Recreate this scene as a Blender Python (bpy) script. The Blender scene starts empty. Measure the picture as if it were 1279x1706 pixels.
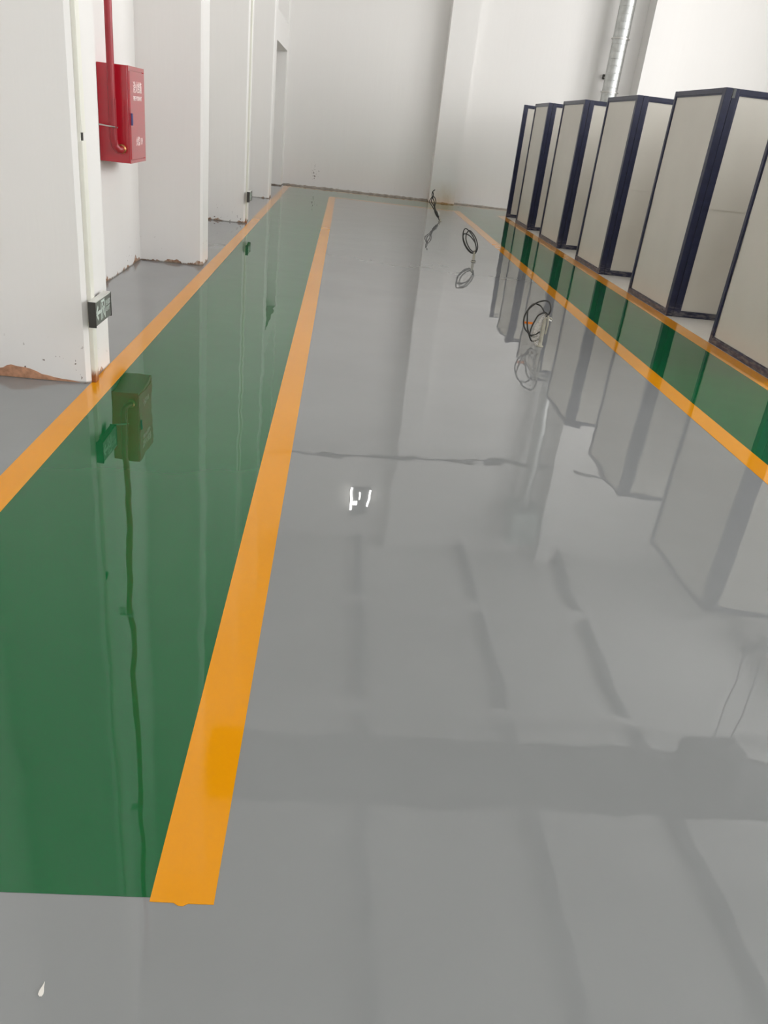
import bpy, math, random
from mathutils import Matrix, Vector

random.seed(7)
SC = bpy.context.scene
COL = SC.collection

# ------------------------------------------------------------------ camera
cam_data = bpy.data.cameras.new('camera')
cam = bpy.data.objects.new('camera', cam_data)
COL.objects.link(cam)
R = Matrix(((0.9933486185551718, -0.07880364420756834, -0.08395539097722479),
            (-0.04005438846944513, 0.44710283197517386, -0.8935853085207468),
            (0.10795447178727928, 0.8910045136245868, 0.4409725487167461)))
cam.matrix_world = Matrix.Translation((0, 0, 1.5)) @ R.to_4x4()
cam_data.sensor_fit = 'VERTICAL'
cam_data.sensor_height = 24.0
cam_data.lens = 24.0 * 1305.09 / 1706.0
cam_data.clip_start = 0.05
cam_data.clip_end = 200
SC.camera = cam

# ------------------------------------------------------------------ world, daylight, exposure
world = bpy.data.worlds.new('world')
SC.world = world
world.use_nodes = True
bg = world.node_tree.nodes['Background']
bg.inputs[0].default_value = (0.95, 0.97, 1.0, 1)
bg.inputs[1].default_value = 3.0
SC.view_settings.view_transform = 'Standard'
SC.view_settings.look = 'None'
SC.view_settings.gamma = 1.0
SC.view_settings.exposure = 0.06
SC.view_settings.use_curve_mapping = False

ROOM_X0, ROOM_X1 = -2.0, 11.0
ROOM_Y0, ROOM_Y1 = -9.0, 19.8
ROOM_H = 9.25
# the windows of the right wall: (y0, y1, z0, z1)
WINDOWS = [(y, y + 3.0, 0.9, 8.0) for y in (0.9, 4.9, 8.9, 12.9)]
# unseen windows added behind the camera to brighten camera-facing surfaces: (x0, x1, z0, z1)
ADDED_FRONT_WINDOWS = [(x, x + 3.4, 1.0, 7.6) for x in (-1.4, 2.8, 7.0)]
DAYLIGHT = 385.0
FRONT_FILL = 62.0


def daylight(w, h, energy, loc, rot):     # daylight through one window; behind the camera, added fill
    ld = bpy.data.lights.new('window_daylight', 'AREA')
    ld.shape = 'RECTANGLE'
    ld.size = w
    ld.size_y = h
    ld.energy = energy
    ld.color = (1.0, 0.98, 0.965)
    lo = bpy.data.objects.new('window_daylight', ld)
    lo.location = loc
    lo.rotation_euler = rot
    COL.objects.link(lo)


for (y0, y1, z0, z1) in WINDOWS:
    daylight(y1 - y0, z1 - z0, DAYLIGHT, (ROOM_X1 + 0.26, (y0 + y1) / 2, (z0 + z1) / 2), (math.radians(90), 0, math.radians(90)))
for (x0, x1, z0, z1) in ADDED_FRONT_WINDOWS:
    daylight(x1 - x0, z1 - z0, FRONT_FILL, ((x0 + x1) / 2, ROOM_Y0 - 0.26, (z0 + z1) / 2), (math.radians(90), 0, 0))  # added fill for the far wall and camera-facing surfaces


# ------------------------------------------------------------------ materials
def srgb(r, g, b):
    def f(c):
        c /= 255.0
        return c / 12.92 if c <= 0.04045 else ((c + 0.055) / 1.055) ** 2.4
    return (f(r), f(g), f(b), 1)


class NT:
    def __init__(self, name):
        self.m = bpy.data.materials.new(name)
        self.m.use_nodes = True
        self.t = self.m.node_tree
        self.p = self.t.nodes['Principled BSDF']
        self.out = self.t.nodes['Material Output']

    def n(self, kind, **kw):
        nd = self.t.nodes.new(kind)
        for k, v in kw.items():
            setattr(nd, k, v)
        return nd

    def l(self, a, b):
        self.t.links.new(a, b)

    def pos(self, scale=(1, 1, 1)):
        g = self.n('ShaderNodeNewGeometry')
        mp = self.n('ShaderNodeMapping')
        mp.inputs['Scale'].default_value = scale
        self.l(g.outputs['Position'], mp.inputs['Vector'])
        return mp.outputs[0]

    def noise(self, vec, scale, detail=3, rough=0.5):
        nz = self.n('ShaderNodeTexNoise')
        nz.inputs['Scale'].default_value = scale
        nz.inputs['Detail'].default_value = detail
        nz.inputs['Roughness'].default_value = rough
        self.l(vec, nz.inputs['Vector'])
        return nz.outputs['Fac']

    def ramp(self, fac, stops):
        r = self.n('ShaderNodeValToRGB')
        e = r.color_ramp.elements
        e[0].position, e[0].color = stops[0]
        e[1].position, e[1].color = stops[-1]
        for p, c in stops[1:-1]:
            q = e.new(p)
            q.color = c
        self.l(fac, r.inputs[0])
        return r.outputs[0]

    def math(self, op, a, b=None, clamp=False):
        m = self.n('ShaderNodeMath', operation=op)
        m.use_clamp = clamp
        for i, v in enumerate((a, b)):
            if v is None:
                continue
            if isinstance(v, (int, float)):
                m.inputs[i].default_value = v
            else:
                self.l(v, m.inputs[i])
        return m.outputs[0]

    def mix(self, fac, a, b):
        m = self.n('ShaderNodeMix', data_type='RGBA')
        for i, v in ((0, fac), (6, a), (7, b)):
            if isinstance(v, (int, float)):
                m.inputs[i].default_value = v
            elif isinstance(v, tuple):
                m.inputs[i].default_value = v
            else:
                self.l(v, m.inputs[i])
        return m.outputs[2]

    def bump(self, h, strength, dist):
        b = self.n('ShaderNodeBump')
        b.inputs['Strength'].default_value = strength
        b.inputs['Distance'].default_value = dist
        self.l(h, b.inputs['Height'])
        return b


def plain(name, col, rough=0.5, metal=0.0, spec=0.5, var=0.06, vscale=6.0, coat=0.0):
    t = NT(name)
    p = t.p
    f = t.noise(t.pos(), vscale, 4)
    dark = tuple(c * (1 - var) for c in col[:3]) + (1,)
    lite = tuple(min(1, c * (1 + var)) for c in col[:3]) + (1,)
    t.l(t.ramp(f, [(0.3, dark), (0.7, lite)]), p.inputs['Base Color'])
    p.inputs['Roughness'].default_value = rough
    p.inputs['Metallic'].default_value = metal
    p.inputs['Specular IOR Level'].default_value = spec
    p.inputs['Coat Weight'].default_value = coat
    p.inputs['Coat Roughness'].default_value = 0.05
    return t.m


def floor_mat(name, col, var=0.04, rough=0.012):
    """Self-levelling epoxy: flat colour under a clear, slightly wavy, glossy skin."""
    t = NT(name)
    p = t.p
    f = t.noise(t.pos(), 1.1, 4)
    dark = tuple(c * (1 - var) for c in col[:3]) + (1,)
    lite = tuple(min(1, c * (1 + var)) for c in col[:3]) + (1,)
    t.l(t.ramp(f, [(0.3, dark), (0.7, lite)]), p.inputs['Base Color'])
    p.inputs['Roughness'].default_value = rough
    p.inputs['IOR'].default_value = 1.5
    v = t.pos()
    mp = v.node
    mp.inputs['Rotation'].default_value = (0.45, 0.8, 0.6)
    mp.inputs['Location'].default_value = (3.37, 1.71, 5.23)
    a = t.noise(v, 1.7, 1, 0.3)
    b = t.noise(v, 5.5, 1, 0.3)
    h = t.math('ADD', a, t.math('MULTIPLY', b, 0.3))
    bp = t.bump(h, 1.0, FLOOR_WAVE)
    t.l(bp.outputs[0], p.inputs['Normal'])
    return t.m


FLOOR_WAVE = 0.0020


def wall_mat(name, col, peel=1.0, damp=0.0):
    """White emulsion over cement: faint brush streaks, and chipped brown render along the foot."""
    t = NT(name)
    p = t.p
    streak = t.noise(t.pos((6, 6, 0.25)), 1.5, 3)
    cloud = t.noise(t.pos(), 0.8, 3)
    base = t.mix(t.math('MULTIPLY', streak, 0.12),
                 col, tuple(c * 0.86 for c in col[:3]) + (1,))
    base = t.mix(t.math('MULTIPLY', cloud, 0.10), base, tuple(c * 0.88 for c in col[:3]) + (1,))
    g = t.n('ShaderNodeNewGeometry')
    sx = t.n('ShaderNodeSeparateXYZ')
    t.l(g.outputs['Position'], sx.inputs[0])
    z = sx.outputs[2]
    # chipped band at the foot with a ragged upper edge
    rag = t.noise(t.pos((1, 1, 0.6)), 3.2, 5, 0.62)
    top = t.math('MULTIPLY', t.math('SUBTRACT', rag, 0.46), 0.42 * peel)
    m1 = t.math('MULTIPLY', t.math('SUBTRACT', top, z), 160.0, clamp=True)
    fine = t.noise(t.pos(), 26, 3)
    brown = t.ramp(fine, [(0.3, srgb(120, 92, 76)), (0.5, srgb(172, 136, 112)), (0.7, srgb(206, 194, 180))])
    base = t.mix(m1, base, brown)
    # small dark chips, only low on the wall
    spots = t.noise(t.pos((1, 1, 0.8)), 30, 2)
    sm = t.math('MULTIPLY', t.math('SUBTRACT', spots, 0.70), 30, clamp=True)
    low = t.math('MULTIPLY', t.math('SUBTRACT', 0.26, z), 6.0, clamp=True)
    base = t.mix(t.math('MULTIPLY', t.math('MULTIPLY', sm, low), peel), base, srgb(104, 88, 76))
    # grime line in the joint with the floor
    gj = t.math('MULTIPLY', t.math('SUBTRACT', t.math('ADD', 0.004, t.math('MULTIPLY', rag, 0.026 + damp)), z), 90, clamp=True)
    base = t.mix(t.math('MULTIPLY', gj, 0.75), base, srgb(112, 104, 94))
    if damp:
        # a column of knocks left of the middle, and rusty damp creeping up the pilaster foot
        def near(v, c, w):
            return t.math('SUBTRACT', 1.0, t.math('DIVIDE', t.math('ABSOLUTE', t.math('SUBTRACT', v, c)), w), clamp=True)
        k = t.math('MULTIPLY', near(sx.outputs[0], -0.70, 0.16), near(z, 0.36, 0.42))
        kn = t.math('SUBTRACT', t.noise(t.pos(), 34, 3), t.math('SUBTRACT', 0.74, t.math('MULTIPLY', k, 0.20)))
        base = t.mix(t.math('MULTIPLY', t.math('MULTIPLY', kn, 25, clamp=True), t.math('MULTIPLY', k, 3.0, clamp=True)), base, srgb(110, 100, 92))
        d = t.math('MULTIPLY', near(sx.outputs[0], 2.35, 0.5), near(z, 0.0, 0.55))
        d = t.math('MULTIPLY', d, t.noise(t.pos((1, 1, .6)), 5, 4))
        base = t.mix(d, base, srgb(186, 158, 104))
    t.l(base, p.inputs['Base Color'])
    p.inputs['Roughness'].default_value = 0.75
    p.inputs['Specular IOR Level'].default_value = 0.25
    hb = t.math('ADD', t.noise(t.pos((5, 5, 0.5)), 3, 3), t.math('MULTIPLY', m1, -1.0))
    bp = t.bump(hb, 0.35, 0.004)
    t.l(bp.outputs[0], p.inputs['Normal'])
    return t.m


def worn_navy():
    """Navy stove enamel, scuffed to grey in short streaks near the floor."""
    t = NT('navy_paint')
    g = t.n('ShaderNodeNewGeometry')
    sx = t.n('ShaderNodeSeparateXYZ')
    t.l(g.outputs['Position'], sx.inputs[0])
    low = t.math('MULTIPLY', t.math('SUBTRACT', 0.16, sx.outputs[2]), 9.0, clamp=True)
    sc = t.math('MULTIPLY', t.math('SUBTRACT', t.noise(t.pos((1, 1, 4)), 11, 5, 0.6), 0.46), 6.0, clamp=True)
    tone = t.ramp(t.noise(t.pos(), 14, 4), [(0.3, srgb(28, 33, 58)), (0.7, srgb(38, 42, 70))])
    t.l(t.mix(t.math('MULTIPLY', low, t.math('MULTIPLY', sc, 0.7)), tone, srgb(122, 118, 118)), t.p.inputs['Base Color'])
    t.p.inputs['Roughness'].default_value = 0.32
    return t.m


M = {}
WHITE = srgb(236, 234, 231)
M['wall'] = wall_mat('white_emulsion', WHITE)
M['wall_far'] = wall_mat('white_emulsion_damp', WHITE, 0.5, 0.02)
M['ceiling'] = plain('ceiling_paint', srgb(216, 215, 212), 0.8, spec=0.2)
M['beam'] = plain('beam_paint', srgb(110, 112, 112), 0.7, spec=0.2)
M['grey_floor'] = floor_mat('grey_epoxy', srgb(139, 141, 141))
M['green_floor'] = floor_mat('green_epoxy', srgb(12, 94, 50))
M['yellow_floor'] = floor_mat('yellow_epoxy', srgb(230, 152, 0), rough=0.05)
M['booth_floor'] = floor_mat('pale_booth_floor', srgb(232, 228, 220), rough=0.2)  # paler tone for the floor strip inside the booths
M['navy'] = worn_navy()
M['sheet'] = plain('off_white_sheet', srgb(212, 208, 198), 0.42, var=0.03, vscale=2.0)
M['red'] = plain('red_enamel', srgb(184, 22, 42), 0.22, var=0.05, coat=0.7)
M['pipe_red'] = plain('pipe_red', srgb(158, 34, 44), 0.3, var=0.08)
M['print'] = plain('white_print', srgb(245, 235, 232), 0.5, var=0.02)
M['plastic_white'] = plain('trunking_plastic', srgb(236, 235, 224), 0.4, var=0.02)
M['brass'] = plain('brass', srgb(206, 150, 100), 0.3, metal=0.8)
M['steel'] = plain('steel', srgb(190, 188, 184), 0.3, metal=1.0)
M['dark'] = plain('dark_plastic', srgb(58, 56, 52), 0.45)
M['sign_face'] = plain('sign_face', srgb(112, 113, 108), 0.3)
M['sign_top'] = plain('sign_alu', srgb(214, 214, 208), 0.35)
M['sign_print'] = plain('sign_print', srgb(206, 216, 208), 0.4, var=0.02)
M['blue'] = plain('blue_latch', srgb(70, 74, 130), 0.4)
M['cable'] = plain('black_cable', srgb(48, 48, 44), 0.42, var=0.1)
M['conduit'] = plain('grey_conduit', srgb(168, 164, 148), 0.5, var=0.12, vscale=30)
M['orange'] = plain('orange_tape', srgb(236, 126, 20), 0.45)
M['galv'] = plain('galvanised', srgb(188, 190, 188), 0.42, metal=1.0, var=0.12, vscale=9)
M['fanbox'] = plain('fan_housing', srgb(150, 164, 158), 0.4)
M['crane'] = plain('crane_paint', srgb(84, 84, 82), 0.5)
M['hoist'] = plain('hoist_paint', srgb(70, 70, 68), 0.5)
M['frame'] = plain('window_frame', srgb(222, 224, 224), 0.4, var=0.02)
M['paint_drop'] = plain('dried_paint', srgb(232, 228, 220), 0.5, var=0.02)


def stained_plastic():
    t = NT('trunking_plastic_stained')
    g = t.n('ShaderNodeNewGeometry')
    sx = t.n('ShaderNodeSeparateXYZ')
    t.l(g.outputs['Position'], sx.inputs[0])
    nz = t.noise(t.pos((1, 1, 0.3)), 40, 3)
    edge = t.math('ADD', 0.02, t.math('MULTIPLY', nz, 0.11))
    m = t.math('MULTIPLY', t.math('SUBTRACT', edge, sx.outputs[2]), 25, clamp=True)
    t.l(t.mix(m, srgb(236, 235, 224), srgb(150, 92, 50)), t.p.inputs['Base Color'])
    t.p.inputs['Roughness'].default_value = 0.4
    return t.m


M['trunking'] = stained_plastic()


def emit(name, col, s):
    t = NT(name)
    t.p.inputs['Emission Color'].default_value = col
    t.p.inputs['Emission Strength'].default_value = s
    return t.m


M['lamp'] = emit('lamp_tube', (1, 0.98, 0.94, 1), 18)


def film(name, col, opacity, rough):
    t = NT(name)
    tr = t.n('ShaderNodeBsdfTransparent')
    mx = t.n('ShaderNodeMixShader')
    f = t.noise(t.pos(), 60, 3)
    t.l(t.math('ADD', opacity - 0.2, t.math('MULTIPLY', f, 0.4), clamp=True), mx.inputs[0])
    t.p.inputs['Base Color'].default_value = col
    t.p.inputs['Roughness'].default_value = rough
    t.l(tr.outputs[0], mx.inputs[1])
    t.l(t.p.outputs[0], mx.inputs[2])
    t.l(mx.outputs[0], t.out.inputs[0])
    return t.m


M['film'] = film('clear_plastic_film', srgb(226, 220, 208), 0.30, 0.25)


def pane_mat():
    t = NT('window_glass')
    tr = t.n('ShaderNodeBsdfTransparent')
    gl = t.n('ShaderNodeBsdfGlossy')
    gl.inputs['Roughness'].default_value = 0.02
    mx = t.n('ShaderNodeMixShader')
    mx.inputs[0].default_value = 0.07
    t.l(tr.outputs[0], mx.inputs[1])
    t.l(gl.outputs[0], mx.inputs[2])
    t.l(mx.outputs[0], t.out.inputs[0])
    return t.m


M['glass'] = pane_mat()


# ------------------------------------------------------------------ mesh helpers
class MB:
    def __init__(self):
        self.v, self.f = [], []

    def box(self, x0, x1, y0, y1, z0, z1):
        b = len(self.v)
        self.v += [(x0, y0, z0), (x1, y0, z0), (x1, y1, z0), (x0, y1, z0),
                   (x0, y0, z1), (x1, y0, z1), (x1, y1, z1), (x0, y1, z1)]
        self.f += [tuple(b + i for i in q) for q in
                   ((0, 3, 2, 1), (4, 5, 6, 7), (0, 1, 5, 4), (1, 2, 6, 5), (2, 3, 7, 6), (3, 0, 4, 7))]
        return self

    def prism(self, poly, z0, z1):
        """poly: counter-clockwise (x, y) outline."""
        b, n = len(self.v), len(poly)
        self.v += [(x, y, z0) for x, y in poly] + [(x, y, z1) for x, y in poly]
        self.f += [tuple(b + i for i in reversed(range(n))), tuple(b + n + i for i in range(n))]
        self.f += [(b + i, b + (i + 1) % n, b + n + (i + 1) % n, b + n + i) for i in range(n)]
        return self

    def tube(self, pts, r, seg=8, closed=False):
        pts = [Vector(p) for p in pts]
        n = len(pts)
        b = len(self.v)
        rr = r if isinstance(r, (list, tuple)) else [r] * n
        up = None
        for i, p in enumerate(pts):
            t = (pts[min(i + 1, n - 1)] - pts[max(i - 1, 0)]).normalized()
            if up is None:
                up = Vector((0, 0, 1)) if abs(t.z) < 0.9 else Vector((1, 0, 0))
            s = t.cross(up)
            if s.length < 1e-5:
                s = t.orthogonal()
            s.normalize()
            up = s.cross(t).normalized()
            for k in range(seg):
                a = 2 * math.pi * k / seg
                q = p + (s * math.cos(a) + up * math.sin(a)) * rr[i]
                self.v.append(tuple(q))
        for i in range(n - 1):
            for k in range(seg):
                a, c = b + i * seg + k, b + i * seg + (k + 1) % seg
                self.f.append((a, a + seg, c + seg, c))
        self.f.append(tuple(b + k for k in range(seg)))
        self.f.append(tuple(b + (n - 1) * seg + k for k in reversed(range(seg))))
        return self

    def lathe(self, prof, cx, cy, seg=24):
        """prof: list of (r, z), bottom to top, about a vertical axis."""
        b, n = len(self.v), len(prof)
        for r, z in prof:
            for k in range(seg):
                a = 2 * math.pi * k / seg
                self.v.append((cx + r * math.cos(a), cy + r * math.sin(a), z))
        for i in range(n - 1):
            for k in range(seg):
                a, c = b + i * seg + k, b + i * seg + (k + 1) % seg
                self.f.append((a, c, c + seg, a + seg))
        self.f.append(tuple(b + k for k in reversed(range(seg))))
        self.f.append(tuple(b + (n - 1) * seg + k for k in range(seg)))
        return self

    def flat(self, poly, x, t=0.0012):
        """poly of (y, z) standing on the plane X = x, facing +X."""
        b, n = len(self.v), len(poly)
        self.v += [(x, y, z) for y, z in poly] + [(x + t, y, z) for y, z in poly]
        self.f += [tuple(b + i for i in reversed(range(n))), tuple(b + n + i for i in range(n))]
        self.f += [(b + i, b + (i + 1) % n, b + n + (i + 1) % n, b + n + i) for i in range(n)]
        return self

    def build(self, name, mat, parent=None, smooth=False, bevel=0.0):
        me = bpy.data.meshes.new(name)
        o = None
        org = Vector(parent.matrix_world.translation) if parent else Vector((0, 0, 0))
        if parent is not None and parent.parent is not None:
            org = ORG[parent.name]
        elif parent is not None:
            org = ORG.get(parent.name, Vector((0, 0, 0)))
        me.from_pydata([tuple(Vector(v) - org) for v in self.v], [], self.f)
        me.materials.append(M[mat] if isinstance(mat, str) else mat)
        if smooth:
            for pl in me.polygons:
                pl.use_smooth = True
        me.update()
        o = bpy.data.objects.new(name, me)
        COL.objects.link(o)
        if parent is not None:
            o.parent = parent
        ORG[o.name] = org
        if bevel:
            bv = o.modifiers.new('bevel', 'BEVEL')
            bv.width = bevel
            bv.segments = 2
            bv.limit_method = 'ANGLE'
        return o


ORG = {}


def spline(pts, sub=6):
    """Catmull-Rom through the points."""
    P = [Vector(p) for p in pts]
    P = [P[0] * 2 - P[1]] + P + [P[-1] * 2 - P[-2]]
    out = []
    for i in range(1, len(P) - 2):
        a, b, c, d = P[i - 1:i + 3]
        for k in range(sub):
            t = k / sub
            out.append(0.5 * ((2 * b) + (c - a) * t + (2 * a - 5 * b + 4 * c - d) * t * t
                              + (3 * b - a - 3 * c + d) * t ** 3))
    out.append(P[-2])
    return out


def tag(o, label, cat, group=None):
    o['label'] = label
    o['category'] = cat
    if group:
        o['group'] = group
    return o


def struct(o):
    o['kind'] = 'structure'
    return o


def thing(name, loc, label, cat, group=None):
    o = bpy.data.objects.new(name, None)
    o.empty_display_size = 0.1
    COL.objects.link(o)
    o.location = loc
    ORG[o.name] = Vector(loc)
    return tag(o, label, cat, group)


def text_mesh(body, size, x, y, z, mat, parent, name, width=None, bold=0.0):
    """Lettering on a plane X = x, read from +X; (y, z) is its lower left corner."""
    cu = bpy.data.curves.new('lettering_curve', 'FONT')
    cu.body = body
    cu.size = size
    cu.extrude = 0.0006
    cu.offset = bold
    to = bpy.data.objects.new('lettering_tmp', cu)
    COL.objects.link(to)
    dg = bpy.context.evaluated_depsgraph_get()
    me = bpy.data.meshes.new_from_object(to.evaluated_get(dg))
    bpy.data.objects.remove(to)
    xs = [v.co.x for v in me.vertices] or [0, 1]
    ys = [v.co.y for v in me.vertices] or [0, 1]
    w, y_lo = max(xs) - min(xs), min(ys)
    k = (width / w) if width else 1.0
    org = ORG[parent.name]
    for v in me.vertices:
        a, b, c = v.co
        v.co = Vector((x + c, y + (a - min(xs)) * k, z + (b - y_lo))) - org
    me.materials.clear()
    me.materials.append(M[mat])
    me.name = name
    o = bpy.data.objects.new(name, me)
    COL.objects.link(o)
    o.parent = parent
    ORG[o.name] = org
    return o


# ------------------------------------------------------------------ floor and its painted lanes
floor = struct(MB().box(ROOM_X0 - .2, ROOM_X1 + .2, ROOM_Y0 - .2, ROOM_Y1 + .2, -0.2, 0).build('floor', 'grey_floor'))
T0, T1 = -0.004, 0.0008


def lane(name, mat, x0, x1, y0, y1, t1=T1):
    MB().box(x0, x1, y0, y1, T0, t1).build(name, mat, floor)


lane('green_lane', 'green_floor', -1.225, -0.285, 1.128, 19.35)
lane('green_lane', 'green_floor', -0.285, 4.9, 17.98, 19.35)
lane('green_lane', 'green_floor', 2.53, 3.36, 1.128, 17.98)
# broad line beside the left lane, its near end cut square with a small bleed of paint
MB().prism([(-0.285, 1.118), (-0.235, 1.117), (-0.226, 1.111), (-0.215, 1.110), (-0.205, 1.116), (-0.152, 1.116),
            (-0.155, 17.86), (-0.290, 17.86)], T0, 0.0014).build('yellow_line', 'yellow_floor', floor)
lane('yellow_line', 'yellow_floor', -1.345, -1.222, 1.118, 19.60, 0.0014)
lane('yellow_line', 'yellow_floor', 2.385, 2.532, 1.118, 17.98, 0.0014)
lane('yellow_line', 'yellow_floor', 3.350, 3.525, 1.118, 17.98, 0.0014)
lane('yellow_line', 'yellow_floor', -0.290, 2.385, 17.86, 17.98, 0.0014)
lane('yellow_line', 'yellow_floor', 3.525, 4.9, 17.98, 18.1, 0.0014)
lane('yellow_line', 'yellow_floor', -1.222, 4.9, 19.35, 19.50, 0.0014)
lane('booth_floor', 'booth_floor', 3.525, 6.2, 3.0, 17.98, 0.0008)

# ------------------------------------------------------------------ walls and ceiling
wl = struct(MB().box(ROOM_X0 - 0.2, ROOM_X0, ROOM_Y0 - .2, ROOM_Y1, 0, ROOM_H).build('wall_left', 'wall'))
CH = 0.022
PIL = [(-1.345, 0.40, 0.82), (-1.345, 4.385, 4.800), (-1.380, 8.400, 8.770), (-1.385, 12.12, 12.55), (-1.400, 16.10, 16.55)]
for (px, y0, y1) in PIL:
    MB().prism([(ROOM_X0, y0), (px - CH, y0), (px, y0 + CH), (px, y1 - 0.008), (px - 0.008, y1), (ROOM_X0, y1)],
               0, ROOM_H).build('pilaster', 'wall', wl)
MB().box(ROOM_X0, -1.42, 19.33, ROOM_Y1, 0, ROOM_H).build('pilaster', 'wall_far', wl)
MB().box(ROOM_X0, -1.405, 16.55, 19.33, 2.66, 3.14).build('lintel', 'wall', wl)

# render laid bare along the foot of the nearest pilaster
M['bare'] = plain('bare_brown_render', srgb(186, 140, 112), 0.9, var=0.25, vscale=30, spec=0.1)
chip = [(-1.999, 0.004), (-1.40, 0.004), (-1.44, 0.012), (-1.50, 0.016), (-1.545, 0.022), (-1.58, 0.030), (-1.61, 0.033), (-1.635, 0.046),
        (-1.67, 0.058), (-1.70, 0.064), (-1.74, 0.066), (-1.775, 0.073), (-1.80, 0.066), (-1.82, 0.052), (-1.86, 0.044), (-1.90, 0.052), (-1.96, 0.040), (-1.999, 0.046)]
m = MB()
n = len(chip)
m.v = [(x, 4.3845, z) for x, z in chip] + [(x, 4.382, z) for x, z in chip]
m.f = [tuple(range(n)), tuple(n + i for i in reversed(range(n)))] + [(i, (i + 1) % n, n + (i + 1) % n, n + i) for i in range(n)]
m.build('bare_patch', 'bare', wl)

wb = struct(MB().box(ROOM_X0 - .2, ROOM_X1 + .2, ROOM_Y1, ROOM_Y1 + 0.2, 0, ROOM_H).build('wall_back', 'wall_far'))
MB().box(1.99, 2.58, 19.45, ROOM_Y1, 0, ROOM_H).build('pilaster', 'wall_far', wb)
MB().box(6.25, 6.80, 19.30, ROOM_Y1, 0, ROOM_H).build('pilaster', 'wall_far', wb)
# render left proud and grey along the foot of the end wall
def ragged(x0, x1, n, h):
    m = MB()
    up = [(x0 + (x1 - x0) * i / n, h * random.uniform(0.45, 1.0)) for i in range(n + 1)]
    b = len(m.v)
    for (x, z) in up:
        m.v += [(x, ROOM_Y1 - 0.012, 0), (x, ROOM_Y1 - 0.012, z), (x, ROOM_Y1, z + 0.01)]
    for i in range(n):
        a = 3 * i
        m.f += [(a, a + 3, a + 4, a + 1), (a + 1, a + 4, a + 5, a + 2)]
    return m


M['render'] = plain('bare_render', srgb(168, 160, 150), 0.9, var=0.25, vscale=12, spec=0.1)
ragged(-1.4, 1.99, 60, 0.034).build('skirting_render', 'render', wb)
ragged(2.58, 6.25, 60, 0.022).build('skirting_render', 'render', wb)



def pierced(name, lo, hi, wins, flip, base):
    """A wall with window openings, and a glazed frame in each. flip False: along Y at X = base; True: along X at Y = base."""
    def bx(m, p0, p1, q0, q1, z0, z1):
        return m.box(p0, p1, base - q1, base - q0, z0, z1) if flip else m.box(base + q0, base + q1, p0, p1, z0, z1)
    m, c = MB(), lo
    for (a, b, z0, z1) in wins:
        bx(m, c, a, 0, .2, 0, ROOM_H)
        bx(m, a, b, 0, .2, 0, z0)
        bx(m, a, b, 0, .2, z1, ROOM_H)
        c = b
    bx(m, c, hi, 0, .2, 0, ROOM_H)
    struct(m.build(name, 'wall'))
    global WIN_N
    for (a, b, z0, z1) in wins:
        WIN_N += 1
        w = 0.06
        m = MB()
        bx(m, a, a + w, .06, .12, z0, z1)
        bx(m, b - w, b, .06, .12, z0, z1)
        bx(m, a + w, b - w, .06, .12, z0, z0 + w)
        bx(m, a + w, b - w, .06, .12, z1 - w, z1)
        win = struct(m.build('window_%d' % WIN_N, 'frame'))
        for k in (1, 2):
            p = a + (b - a) * k / 3
            bx(MB(), p - .025, p + .025, .06, .12, z0 + w, z1 - w).build('mullion', 'frame', win)
        for k in (1, 2, 3):
            z = z0 + (z1 - z0) * k / 4
            bx(MB(), a + w, b - w, .065, .115, z - .025, z + .025).build('transom', 'frame', win)
        bx(MB(), a + w, b - w, .088, .092, z0 + w, z1 - w).build('pane', 'glass', win)


WIN_N = 0
pierced('wall_right', ROOM_Y0 - .2, ROOM_Y1, WINDOWS, False, ROOM_X1)
pierced('wall_front', ROOM_X0, ROOM_X1, ADDED_FRONT_WINDOWS, True, ROOM_Y0)  # its windows are added to carry the fill light

ceil = struct(MB().box(ROOM_X0 - .2, ROOM_X1 + .2, ROOM_Y0 - .2, ROOM_Y1 + .2, ROOM_H, ROOM_H + 0.2).build('ceiling', 'ceiling'))
for x in (1.2, 4.2, 6.9):
    MB().box(x - 0.09, x + 0.09, ROOM_Y0, ROOM_Y1, ROOM_H - 0.16, ROOM_H).build('purlin', 'beam', ceil)
for y in (0.6, 4.6, 12.4, 16.3):
    MB().box(ROOM_X0, ROOM_X1, y - 0.15, y + 0.15, ROOM_H - 0.28, ROOM_H).build('roof_beam', 'ceiling', ceil)

# ------------------------------------------------------------------ booth partitions along the right lane
PX0, PX1 = 3.53, 3.60            # thickness of the front panels
PH = 2.165
BL = 1.95                        # length of the dividing panels


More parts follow.
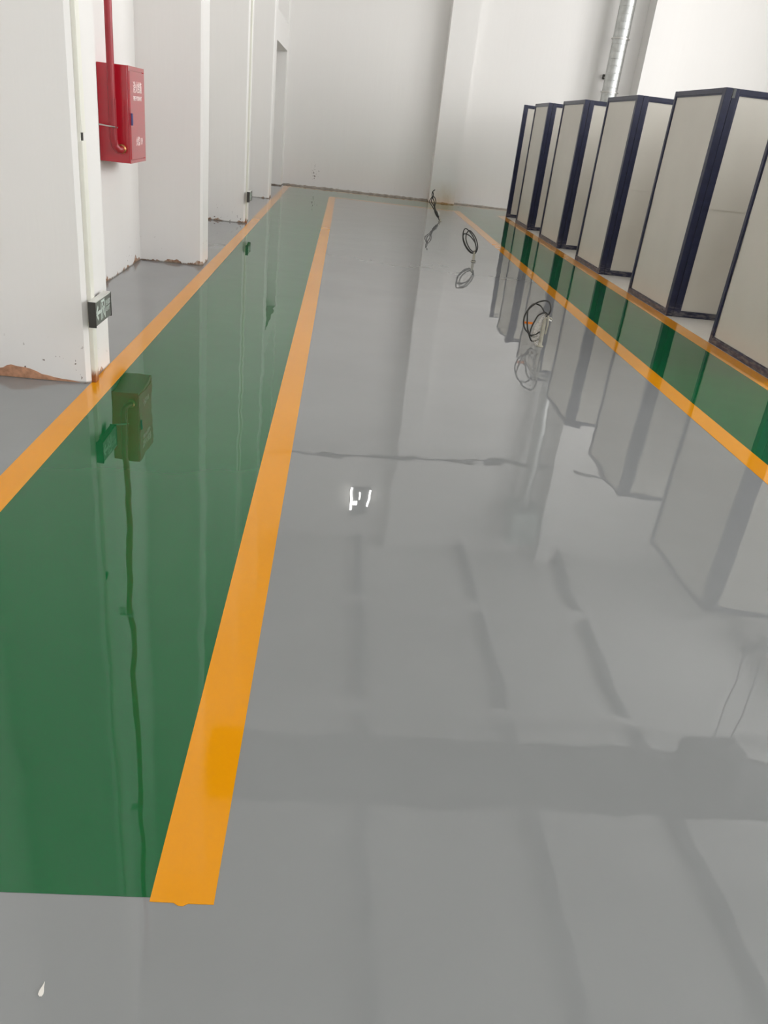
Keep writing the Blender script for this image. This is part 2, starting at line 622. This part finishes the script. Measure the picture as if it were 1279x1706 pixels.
def panel(parent, name, axis, a0, a1, b0, b1, s0, s1, rail_b=0.055, rail_t=0.05, seam=1.09):
    """A framed panel. axis 'y': runs along Y between a0..a1, thickness X b0..b1; axis 'x': the other way.
    s0 / s1: widths of the stiles at a0 and a1."""
    def bx(m, p0, p1, q0, q1, z0, z1):
        return m.box(q0, q1, p0, p1, z0, z1) if axis == 'y' else m.box(p0, p1, q0, q1, z0, z1)
    mid = (b0 + b1) / 2
    z_a, z_b = rail_b, PH - rail_t
    low = bx(MB(), a0 + s0, a1 - s1, mid - .016, mid + .016, z_a, seam).build(name, 'sheet', parent)
    bx(MB(), a0 + s0, a1 - s1, mid - .0205, mid + .0205, seam, z_b).build('upper_sheet', 'sheet', low)
    bx(MB(), a0, a0 + s0, b0, b1, 0.002, PH).build('stile', 'navy', low, bevel=0.004)
    bx(MB(), a1 - s1, a1, b0, b1, 0.002, PH).build('stile', 'navy', low, bevel=0.004)
    bx(MB(), a0 + s0, a1 - s1, b0 + .002, b1 - .002, 0.002, rail_b).build('bottom_rail', 'navy', low, bevel=0.003)
    bx(MB(), a0 + s0, a1 - s1, b0 + .002, b1 - .002, PH - rail_t, PH - .001).build('top_rail', 'navy', low, bevel=0.003)
    # thin glazing bead standing inside the frame, both faces
    bead = MB()
    for q0, q1 in ((mid - .027, mid - .0205), (mid + .0205, mid + .027)):
        bx(bead, a0 + s0, a0 + s0 + .012, q0, q1, z_a, z_b)
        bx(bead, a1 - s1 - .012, a1 - s1, q0, q1, z_a, z_b)
        bx(bead, a0 + s0 + .012, a1 - s1 - .012, q0, q1, z_a, z_a + .012)
        bx(bead, a0 + s0 + .012, a1 - s1 - .012, q0, q1, z_b - .012, z_b)
    bead.build('bead', 'navy', low)
    return low


GRP = 'booth partitions along the green lane'
LABELS = {
    5.85: 'navy framed booth partition cut off by the right picture edge, nearest the camera',
    8.30: 'largest complete navy framed booth partition, with a chipped top corner',
    10.83: 'navy framed booth partition just behind the largest complete one, before the silver duct',
    13.25: 'navy framed booth partition in the middle of the row, third from the far wall',
    15.65: 'narrow-looking navy framed booth partition next to the single end panel',
}
for yb, ya in ((5.85, 7.20), (8.30, 9.60), (10.83, 12.10), (13.25, 14.60), (15.65, 16.80)):
    t = thing('booth_partition', (PX0, yb, 0), LABELS[yb], 'partition', GRP)
    panel(t, 'front_panel', 'y', yb, ya, PX0, PX1, 0.068, 0.045)
    panel(t, 'side_panel', 'x', PX1 + 0.006, PX1 + BL, yb + 0.004, yb + 0.064, 0.062, 0.06)
    panel(t, 'added_back_panel', 'y', yb + 0.07, {5.85: 8.30, 8.30: 10.83, 10.83: 13.25, 13.25: 15.65, 15.65: 17.83}[yb] - 0.002, PX1 + BL - 0.07, PX1 + BL - 0.005, 0.05, 0.05)  # unseen panel, added to keep light off the side panels
    if yb == 8.30:
        MB().box(PX1 + 0.004, PX1 + 0.034, yb - 0.002, yb + 0.02, PH - 0.085, PH - 0.003).build('corner_bracket', 'beam', t, bevel=0.004)
t = thing('booth_partition', (PX0, 17.83, 0), 'single navy framed end panel nearest the far wall', 'partition', GRP)
panel(t, 'side_panel', 'x', PX0, PX1 + BL, 17.834, 17.90, 0.075, 0.06)

# ------------------------------------------------------------------ fire cabinet and its supply pipe
CX0, CX1, CY0, CY1, CZ0, CZ1 = ROOM_X0, -1.762, 7.13, 7.66, 0.985, 1.695
cab = thing('fire_cabinet', (ROOM_X0, 7.39, CZ0), 'glossy red fire hose cabinet with white Chinese lettering on the white wall', 'fire cabinet')
MB().box(CX0 + .001, CX1, CY0, CY1, CZ0, CZ1).build('body', 'red', cab, bevel=0.005)
door = MB().box(CX1 + .001, CX1 + .013, CY0 + .022, CY1 - .022, CZ0 + .03, CZ1 - .035).build('door', 'red', cab, bevel=0.003)
# proud rim of the front around the door
MB().box(CX1, CX1 + .009, CY0, CY0 + .017, CZ0, CZ1).box(CX1, CX1 + .009, CY1 - .017, CY1, CZ0, CZ1) \
    .box(CX1, CX1 + .009, CY0 + .017, CY1 - .017, CZ0, CZ0 + .024).box(CX1, CX1 + .009, CY0 + .017, CY1 - .017, CZ1 - .029, CZ1) \
    .build('door_rim', 'red', cab)
text_mesh('消火栓箱', 0.088, CX1 + .0135, 7.255, 1.508, 'print', door, 'lettering', 0.285, 0.0012)
text_mesh('FIRE HYDRANT', 0.046, CX1 + .0135, 7.255, 1.452, 'print', door, 'lettering', 0.285, 0.0012)
text_mesh('火警119', 0.072, CX1 + .0135, 7.315, 1.115, 'print', door, 'lettering', 0.22, 0.0012)
MB().box(CX1 + .013, CX1 + .026, CY0 + .024, CY0 + .05, 1.27, 1.36).build('latch', 'blue', door, bevel=0.003)

pp = thing('supply_pipe', (-1.855, 7.03, 1.10), 'dark red pipe running down the wall and hooking into the cabinet side', 'pipe')
px_, py_ = -1.862, 7.028
bend = [(px_, py_, ROOM_H - .01), (px_, py_, 4.0), (px_, py_, 2.0), (px_, py_, 1.22), (px_ + .002, py_, 1.16), (px_ + .012, py_ + .006, 1.11),
        (px_ + .03, py_ + .018, 1.085), (px_ + .042, py_ + .04, 1.085), (px_ + .046, py_ + .062, 1.09)]
MB().tube(bend, 0.029, 14).build('riser', 'pipe_red', pp, smooth=True)
MB().tube([(px_ + .046, py_ + .058, 1.09), (px_ + .048, py_ + .08, 1.092), (px_ + .05, py_ + .092, 1.094)], [0.036, 0.036, 0.03], 12).build('coupling', 'brass', pp, smooth=True)
MB().tube([(px_ + .036, py_ - .036, 1.45), (px_ + .036, py_ - .036, 1.12)], 0.006, 8).build('sight_tube', 'pipe_red', pp)
hk = MB().tube([(ROOM_X0 - .0, 6.98, 1.262), (-1.95, 6.99, 1.258), (px_, py_ - .034, 1.252), (px_ + .045, py_ - .02, 1.248)], 0.006, 8)
hk.build('pipe_hook', 'steel', pp)
MB().tube([(ROOM_X0, 6.98, 1.262), (ROOM_X0 + .008, 6.98, 1.262)], 0.017, 10).build('wall_plate', 'steel', pp)
for z in (3.4, 6.2):
    MB().box(ROOM_X0, px_ + .032, py_ - .034, py_ + .034, z - .015, z + .015).build('pipe_clamp', 'steel', pp)

# ------------------------------------------------------------------ cable trunking and exit signs on two pilasters
def trunking(px, y0, label, popped):
    t = thing('cable_trunking', (px, y0 + .05, 0), label, 'trunking', 'cable trunking on the pilasters')
    yy0, yy1 = y0 + .03, y0 + .085
    MB().box(px, px + .014, yy0, yy1, 0.002, 8.9).build('channel', 'trunking', t, bevel=0.001)
    if popped:
        segs = [(0.002, 1.262), (1.300, 8.9)]
    else:
        segs = [(0.002, 8.9)]
    for a, b in segs:
        MB().box(px + .014, px + .024, yy0 - .003, yy1 + .003, a, b).build('cover', 'trunking', t, bevel=0.002)
    if popped:
        MB().box(px + .0142, px + .018, yy0 + .008, yy1 - .02, 1.262, 1.300).build('cable_slot', 'dark', t)


trunking(-1.345, 4.385, 'white plastic cable trunking with a dark popped gap on the nearest pilaster', True)
trunking(-1.385, 12.12, 'thin white cable trunking on the third pilaster, above the far exit sign', False)


def exit_sign(px, y0, z0, label):
    w, h = 0.312, 0.138
    k = w / 0.385
    x0, x1 = px + .026, px + .062
    t = thing('exit_sign', (x0, y0 + w / 2, z0), label, 'exit sign', 'exit signs low on the pilasters')
    MB().box(x0, x1 - .004, y0 + .006, y0 + w - .006, z0 + .006, z0 + h - .006).build('housing', 'dark', t)
    MB().box(x0, x1 + .001, y0 + .004, y0 + w - .004, z0 + h - .006, z0 + h).build('top_cover', 'sign_top', t)
    MB().box(x0 + .004, x1 - .006, y0 + .01, y0 + w - .01, z0, z0 + .006).build('bottom_cover', 'dark', t)
    MB().box(x0 - .001, x1 + .003, y0, y0 + .006, z0 - .001, z0 + h - .001).build('end_cap', 'dark', t)
    MB().box(x0 - .001, x1 + .003, y0 + w - .006, y0 + w, z0 - .001, z0 + h - .001).build('end_cap', 'dark', t)
    face = MB().box(x1 - .004, x1, y0 + .006, y0 + w - .006, z0 + .006, z0 + h - .006).build('face', 'sign_face', t)

    def P(m, pts):
        return m.flat([(y0 + a * k, z0 + b) for a, b in pts], x1)

    def bar(m, a, b, wd):
        ax, az = a
        bx_, bz = b
        L = math.hypot(bx_ - ax, bz - az)
        nx, nz = -(bz - az) / L * wd / 2, (bx_ - ax) / L * wd / 2
        P(m, [(ax - nx, az - nz), (bx_ - nx, bz - nz), (bx_ + nx, bz + nz), (ax + nx, az + nz)])
    a = MB()
    bar(a, (0.048, 0.070), (0.125, 0.070), 0.018)
    bar(a, (0.030, 0.070), (0.070, 0.105), 0.018)
    bar(a, (0.070, 0.035), (0.030, 0.070), 0.018)
    a.build('arrow', 'sign_print', face)
    d = MB()
    bar(d, (0.140, 0.020), (0.140, 0.124), 0.013)
    bar(d, (0.134, 0.118), (0.236, 0.118), 0.014)
    bar(d, (0.230, 0.124), (0.230, 0.020), 0.013)
    d.build('doorway_symbol', 'sign_print', face)
    g = MB()
    P(g, [(0.176 + .011 * math.cos(i * math.pi / 5), 0.100 + .009 * math.sin(i * math.pi / 5)) for i in range(10)])
    bar(g, (0.184, 0.090), (0.196, 0.056), 0.020)     # trunk
    bar(g, (0.184, 0.086), (0.160, 0.074), 0.009)     # front arm
    bar(g, (0.160, 0.074), (0.150, 0.060), 0.009)
    bar(g, (0.188, 0.088), (0.212, 0.078), 0.009)     # rear arm
    bar(g, (0.193, 0.060), (0.172, 0.044), 0.011)     # front leg
    bar(g, (0.172, 0.044), (0.170, 0.022), 0.010)
    bar(g, (0.198, 0.058), (0.212, 0.038), 0.011)     # rear leg
    bar(g, (0.212, 0.038), (0.226, 0.030), 0.009)
    g.build('running_figure', 'sign_print', face)
    text_mesh('安全出口', 0.034, x1 + .0008, y0 + .252 * k, z0 + .078, 'sign_print', face, 'lettering', 0.112 * k)
    text_mesh('EXIT', 0.034, x1 + .0008, y0 + .262 * k, z0 + .046, 'sign_print', face, 'lettering', 0.085 * k)


exit_sign(-1.345, 4.338, 0.338, 'dark exit sign with white arrow and running figure on the nearest pilaster')
exit_sign(-1.385, 12.08, 0.295, 'small dark exit sign seen edge-on on the third pilaster')

# ------------------------------------------------------------------ cables standing out of the floor
CG = 'coiled cables rising from the floor'
C1 = [[(-0.001, 0.0, -0.005), (-0.001, 0.0, 0.069), (0.005, -0.002, 0.143), (0.004, -0.002, 0.206), (0.009, -0.004, 0.248), (0.026, -0.012, 0.274), (0.031, -0.015, 0.315), (0.018, -0.009, 0.354), (-0.006, 0.003, 0.371), (-0.036, 0.017, 0.366), (-0.075, 0.035, 0.346), (-0.113, 0.053, 0.306), (-0.142, 0.066, 0.257), (-0.152, 0.071, 0.206), (-0.146, 0.068, 0.155), (-0.128, 0.06, 0.115), (-0.099, 0.046, 0.089), (-0.078, 0.037, 0.049), (-0.062, 0.029, 0.032), (-0.036, 0.017, 0.04), (-0.013, 0.006, 0.063)],
      [(0.008, -0.004, 0.253), (-0.018, 0.008, 0.293), (-0.044, 0.02, 0.32), (-0.077, 0.036, 0.33), (-0.1, 0.047, 0.323), (-0.124, 0.058, 0.289), (-0.131, 0.061, 0.254), (-0.124, 0.058, 0.203), (-0.115, 0.053, 0.147), (-0.098, 0.046, 0.098), (-0.074, 0.035, 0.071), (-0.051, 0.024, 0.064), (-0.021, 0.01, 0.079)],
      [(0.013, -0.006, 0.268), (-0.005, 0.002, 0.282), (-0.03, 0.014, 0.271), (-0.057, 0.027, 0.246), (-0.073, 0.034, 0.202), (-0.085, 0.04, 0.162), (-0.091, 0.043, 0.123), (-0.092, 0.043, 0.078), (-0.071, 0.033, 0.083), (-0.044, 0.02, 0.098), (-0.021, 0.01, 0.123)]]
C2 = [(-0.006, 0.008, 0.001), (-0.012, 0.014, 0.09), (0.006, -0.008, 0.12), (0.016, -0.019, 0.169), (0.009, -0.01, 0.221), (-0.016, 0.02, 0.285), (-0.052, 0.062, 0.336), (-0.092, 0.11, 0.369), (-0.11, 0.131, 0.357), (-0.124, 0.147, 0.311), (-0.119, 0.142, 0.252), (-0.095, 0.113, 0.193), (-0.058, 0.069, 0.142), (-0.027, 0.032, 0.125), (0.002, -0.002, 0.151), (-0.017, 0.021, 0.221), (-0.042, 0.05, 0.261), (-0.087, 0.103, 0.303), (-0.131, 0.156, 0.32), (-0.156, 0.186, 0.31), (-0.157, 0.187, 0.263), (-0.14, 0.166, 0.21), (-0.106, 0.126, 0.154), (-0.064, 0.076, 0.111), (-0.03, 0.035, 0.099), (0.002, -0.002, 0.129), (-0.002, 0.003, 0.182), (-0.03, 0.035, 0.264), (-0.07, 0.084, 0.325), (-0.112, 0.133, 0.368), (-0.143, 0.171, 0.385), (-0.16, 0.191, 0.363), (-0.163, 0.194, 0.309), (-0.151, 0.181, 0.25), (-0.115, 0.137, 0.177), (-0.077, 0.091, 0.133), (-0.04, 0.048, 0.107), (-0.015, 0.018, 0.114)]
C3 = [[(-0.004, 0.002, -0.01), (-0.045, 0.017, 0.062), (-0.082, 0.03, 0.135), (-0.139, 0.051, 0.192), (-0.182, 0.066, 0.25), (-0.234, 0.085, 0.307), (-0.231, 0.084, 0.346), (-0.203, 0.074, 0.405), (-0.208, 0.076, 0.447), (-0.201, 0.073, 0.495), (-0.166, 0.06, 0.531)],
      [(-0.082, 0.03, 0.135), (-0.133, 0.048, 0.214), (-0.151, 0.055, 0.319), (-0.181, 0.066, 0.378), (-0.183, 0.066, 0.421), (-0.188, 0.068, 0.463), (-0.201, 0.073, 0.495)],
      [(-0.073, 0.027, 0.136), (-0.127, 0.046, 0.236), (-0.121, 0.044, 0.323), (-0.142, 0.052, 0.384), (-0.173, 0.063, 0.414)],
      [(-0.083, 0.03, 0.143), (-0.163, 0.059, 0.274), (-0.2, 0.073, 0.316), (-0.191, 0.07, 0.386), (-0.181, 0.066, 0.408)]]


def shift(pts, o, dy=0.0):
    return [(p[0] + o[0], p[1] + o[1] + dy, max(p[2], -0.005) + o[2]) for p in pts]


# nearest coil: three loops tied to a taped conduit and wrapped in plastic film
o = (1.713, 6.361, 0)
t = thing('cable_coil', o, 'nearest coiled black cable, wrapped in plastic film with orange tape', 'cable', CG)
for i, c in enumerate(C1):
    MB().tube(spline(shift(c, o, (0, 0.016, -0.02)[i])), 0.0064, 8).build('cable_loop', 'cable', t, smooth=True)
MB().lathe([(0.030, 0.0), (0.030, 0.006), (0.017, 0.010), (0.0155, 0.05), (0.0165, 0.12), (0.015, 0.20), (0.010, 0.235), (0.004, 0.245)], o[0] + .004, o[1], 14).build('conduit', 'conduit', t, smooth=True)
MB().tube(spline(shift([(0.018, -0.03, 0.262), (0.026, -0.034, 0.20), (0.024, -0.034, 0.14), (0.020, -0.032, 0.112)], o)), [0.007] * 19, 8).build('cable_tail', 'conduit', t, smooth=True)
MB().tube(spline(shift([(0.000, -0.024, 0.245), (0.020, -0.03, 0.238), (0.040, -0.03, 0.246), (0.052, -0.03, 0.232)], o)), 0.005, 8).build('tie_wire', 'conduit', t, smooth=True)
MB().tube(spline(shift([(0.016, -0.028, 0.240), (0.034, -0.034, 0.228), (0.050, -0.03, 0.222)], o)), 0.006, 8).build('tie_wire', 'sign_top', t, smooth=True)
# film bag: crumpled tapering sleeve from the tie down to the loop foot
bag = MB()
rings = []
prof = [(0.012, -0.006, 0.285, .010), (0.000, 0.0, 0.262, .018), (-0.018, 0.008, 0.215, .030), (-0.030, 0.014, 0.165, .038), (-0.036, 0.017, 0.115, .046), (-0.036, 0.018, 0.070, .046), (-0.030, 0.012, 0.030, .036), (-0.012, 0.004, 0.006, .026)]
seg = 14
for (bx_, by_, bz, br) in prof:
    for k in range(seg):
        a = 2 * math.pi * k / seg
        rr = br * random.uniform(0.5, 0.95)
        bag.v.append((o[0] + bx_ + rr * math.cos(a), o[1] + by_ + 0.7 * rr * math.sin(a), bz + random.uniform(-.006, .006)))
for i in range(len(prof) - 1):
    for k in range(seg):
        a, c = i * seg + k, i * seg + (k + 1) % seg
        bag.f.append((a, a + seg, c + seg, c))
bag.build('film_wrap', 'film', t)
tape = MB()
tape.box(o[0] - 0.150, o[0] - 0.066, o[1] + 0.072, o[1] + 0.075, 0.158, 0.176)
tape.build('tape', 'orange', t)

# middle coil: four turns hung on a short upright conduit
o = (1.799, 10.755, 0)
t = thing('cable_coil', o, 'middle coil of dark cable hanging from a pale upright conduit', 'cable', CG)
pts = spline(shift(C2[1:], o), 5)
pts = [Vector((p.x + 0.006 * math.sin(i * .11), p.y + 0.012 * math.sin(i * .07), p.z)) for i, p in enumerate(pts)]
MB().tube(pts, 0.0075, 8).build('cable_loop', 'cable', t, smooth=True)
MB().lathe([(0.034, 0.0), (0.034, 0.006), (0.019, 0.010), (0.018, 0.06), (0.015, 0.10), (0.012, 0.14), (0.006, 0.15)], o[0] - .008, o[1] + .01, 14).build('conduit', 'conduit', t, smooth=True)
MB().box(o[0] - .034, o[0] + .022, o[1] - .014, o[1] - .006, 0.006, 0.018).build('tie', 'cable', t)

# farthest: a bundle twisted upright, tip bent over
o = (1.837, 15.415, 0)
t = thing('cable_coil', o, 'farthest cable bundle, twisted upright in front of the end wall pilaster', 'cable', CG)
for i, c in enumerate(C3):
    MB().tube(spline(shift(c, o, 0.012 * (i - 1.5))), 0.0085, 8).build('cable_loop', 'cable', t, smooth=True)
MB().tube(spline(shift([(-0.035, 0.012, 0.055), (-0.07, 0.024, 0.11), (-0.105, 0.036, 0.16), (-0.125, 0.044, 0.20)], o)), [.012, .015, .02, .024, .026, .028, .029, .030, .030, .029, .028, .027, .026, .024, .022, .02, .017, .014, .01], 8).build('tape_wrap', 'cable', t, smooth=True)
MB().tube(shift([(-0.058, 0.0, 0.165), (-0.045, 0.0, 0.13), (-0.036, 0.0, 0.10)], o), 0.013, 8).build('tag', 'sign_top', t, smooth=True)
MB().box(o[0] - .206, o[0] - .166, o[1] + .04, o[1] + .10, 0.404, 0.418).build('tie', 'dark', t)
MB().lathe([(0.03, 0.0), (0.03, 0.012), (0.012, 0.018), (0.010, 0.05), (0.008, 0.055)], o[0] - .006, o[1], 12).build('conduit', 'conduit', t, smooth=True)

# ------------------------------------------------------------------ duct on the end wall
DX, DY, DR = 5.665, 19.40, 0.165
t = thing('exhaust_duct', (DX, DY, 0), 'shiny spiral-seamed galvanised duct rising against the end wall', 'duct')
prof, z = [], 0.0
while z < 7.37:
    prof += [(DR, z), (DR, z + 0.124), (DR + 0.0025, z + 0.128), (DR + 0.0025, z + 0.134), (DR, z + 0.138)]
    z += 0.138
MB().lathe(prof, DX, DY, 40).build('tube', 'galv', t, smooth=False)
for z in (0.9, 2.66, 3.68, 5.4):
    MB().lathe([(DR + .006, z - .012), (DR + .03, z - .010), (DR + .03, z + .010), (DR + .006, z + .012)], DX, DY, 40).build('clamp_ring', 'steel', t)
    MB().box(DX - .02, DX + .02, DY + DR, ROOM_Y1, z - .012, z + .012).build('clamp_arm', 'steel', t)
t = thing('fan_housing', (DX, 19.4, 7.4), 'grey green fan box at the top of the galvanised duct', 'fan box')
MB().box(5.30, 6.05, 19.05, ROOM_Y1 - .001, 7.52, 8.65).build('casing', 'fanbox', t, bevel=0.01)
MB().box(5.40, 5.95, 19.03, 19.05, 7.65, 8.50).build('access_panel', 'fanbox', t, bevel=0.004)
t = thing('junction_box', (5.60, ROOM_Y1, 2.92), 'tiny dark grey junction box on the wall left of the duct', 'junction box')
MB().box(5.545, 5.655, ROOM_Y1 - .07, ROOM_Y1 - .001, 2.925, 3.02).build('casing', 'dark', t, bevel=0.006)
MB().box(5.565, 5.635, ROOM_Y1 - .075, ROOM_Y1 - .07, 2.945, 2.975).build('cover', 'steel', t)

# a cable run across the end wall, mirrored in the floor
wire = [(-1.40 + 9.1 * i / 40, ROOM_Y1 - 0.42, 6.34 + 0.16 * ((i - 24) / 24.0) ** 2 + 0.012 * math.sin(i * 1.7)) for i in range(41)]
tag(MB().tube(wire, 0.026, 6).build('wall_cable', 'dark', None), 'thin dark cable strung across high on the end wall', 'cable')

# twin-tube lamp on the end wall, seen as the bright mark on the floor
t = thing('wall_lamp', (1.12, ROOM_Y1, 7.6), 'bright boxed lamp high on the end wall, mirrored in the grey floor', 'lamp')
MB().box(0.86, 1.38, 19.62, ROOM_Y1 - .001, 7.62, 8.38).build('housing', 'beam', t, bevel=0.01)
MB().box(0.84, 0.90, 19.58, 19.62, 7.60, 8.22).build('tube', 'lamp', t)
MB().box(1.34, 1.385, 19.58, 19.62, 7.66, 8.02).build('tube', 'lamp', t)
MB().box(0.92, 1.05, 19.60, 19.62, 7.86, 8.00).build('bulb', 'lamp', t)
MB().box(1.08, 1.12, 19.60, 19.62, 7.74, 7.81).build('bulb', 'lamp', t)

# ------------------------------------------------------------------ overhead crane, seen mirrored in the floor
t = thing('crane_girder', (3.75, 9.0, 7.0), 'dark overhead crane girder spanning the hall, mirrored in the near floor', 'crane')
gd = MB().box(-1.33, ROOM_X1 - .02, 8.78, 9.22, 7.05, 7.85).build('box_girder', 'crane', t)
MB().box(-1.33, ROOM_X1 - .02, 8.68, 9.32, 6.98, 7.05).build('bottom_flange', 'crane', t)
for k in range(9):
    x = ROOM_X0 + 0.9 + k * 1.25
    MB().box(x - .02, x + .02, 8.72, 8.78, 7.05, 7.85).build('stiffener', 'crane', gd)
t = thing('chain_hoist', (6.2, 8.9, 6.2), 'dark chain hoist hanging under the crane girder', 'hoist')
MB().box(5.85, 6.75, 8.72, 9.12, 6.35, 6.92).build('motor_body', 'hoist', t, bevel=0.05)
MB().box(6.15, 6.45, 8.80, 9.04, 6.92, 6.98).build('trolley', 'hoist', t)
for x in (6.22, 6.52):
    MB().tube([(x, 8.9, 6.36), (x + .01, 8.9, 5.4), (x - .02, 8.9, 4.6)], 0.012, 6).build('chain', 'hoist', t)
MB().tube(spline([(6.37, 8.9, 4.62), (6.37, 8.9, 4.5), (6.45, 8.9, 4.42), (6.40, 8.9, 4.34), (6.30, 8.9, 4.38)]), 0.025, 8).build('hook', 'hoist', t)
MB().box(6.16, 6.56, 8.86, 8.94, 4.58, 4.66).build('hook_block', 'hoist', t)

# ------------------------------------------------------------------ dried drop of paint on the floor
dx, dy = -0.438, 0.922
out = [(0.0, 0.021), (-0.0016, 0.013), (-0.0042, 0.004), (-0.0044, -0.003), (-0.001, -0.0065), (0.0032, -0.006), (0.0048, -0.0015), (0.0040, 0.004), (0.0014, 0.012)]
m = MB().prism([(dx + a, dy + b) for a, b in out], 0.0, 0.0022)
tag(m.build('paint_drop', 'paint_drop'), 'small white teardrop of dried paint on the near grey floor', 'paint drop')
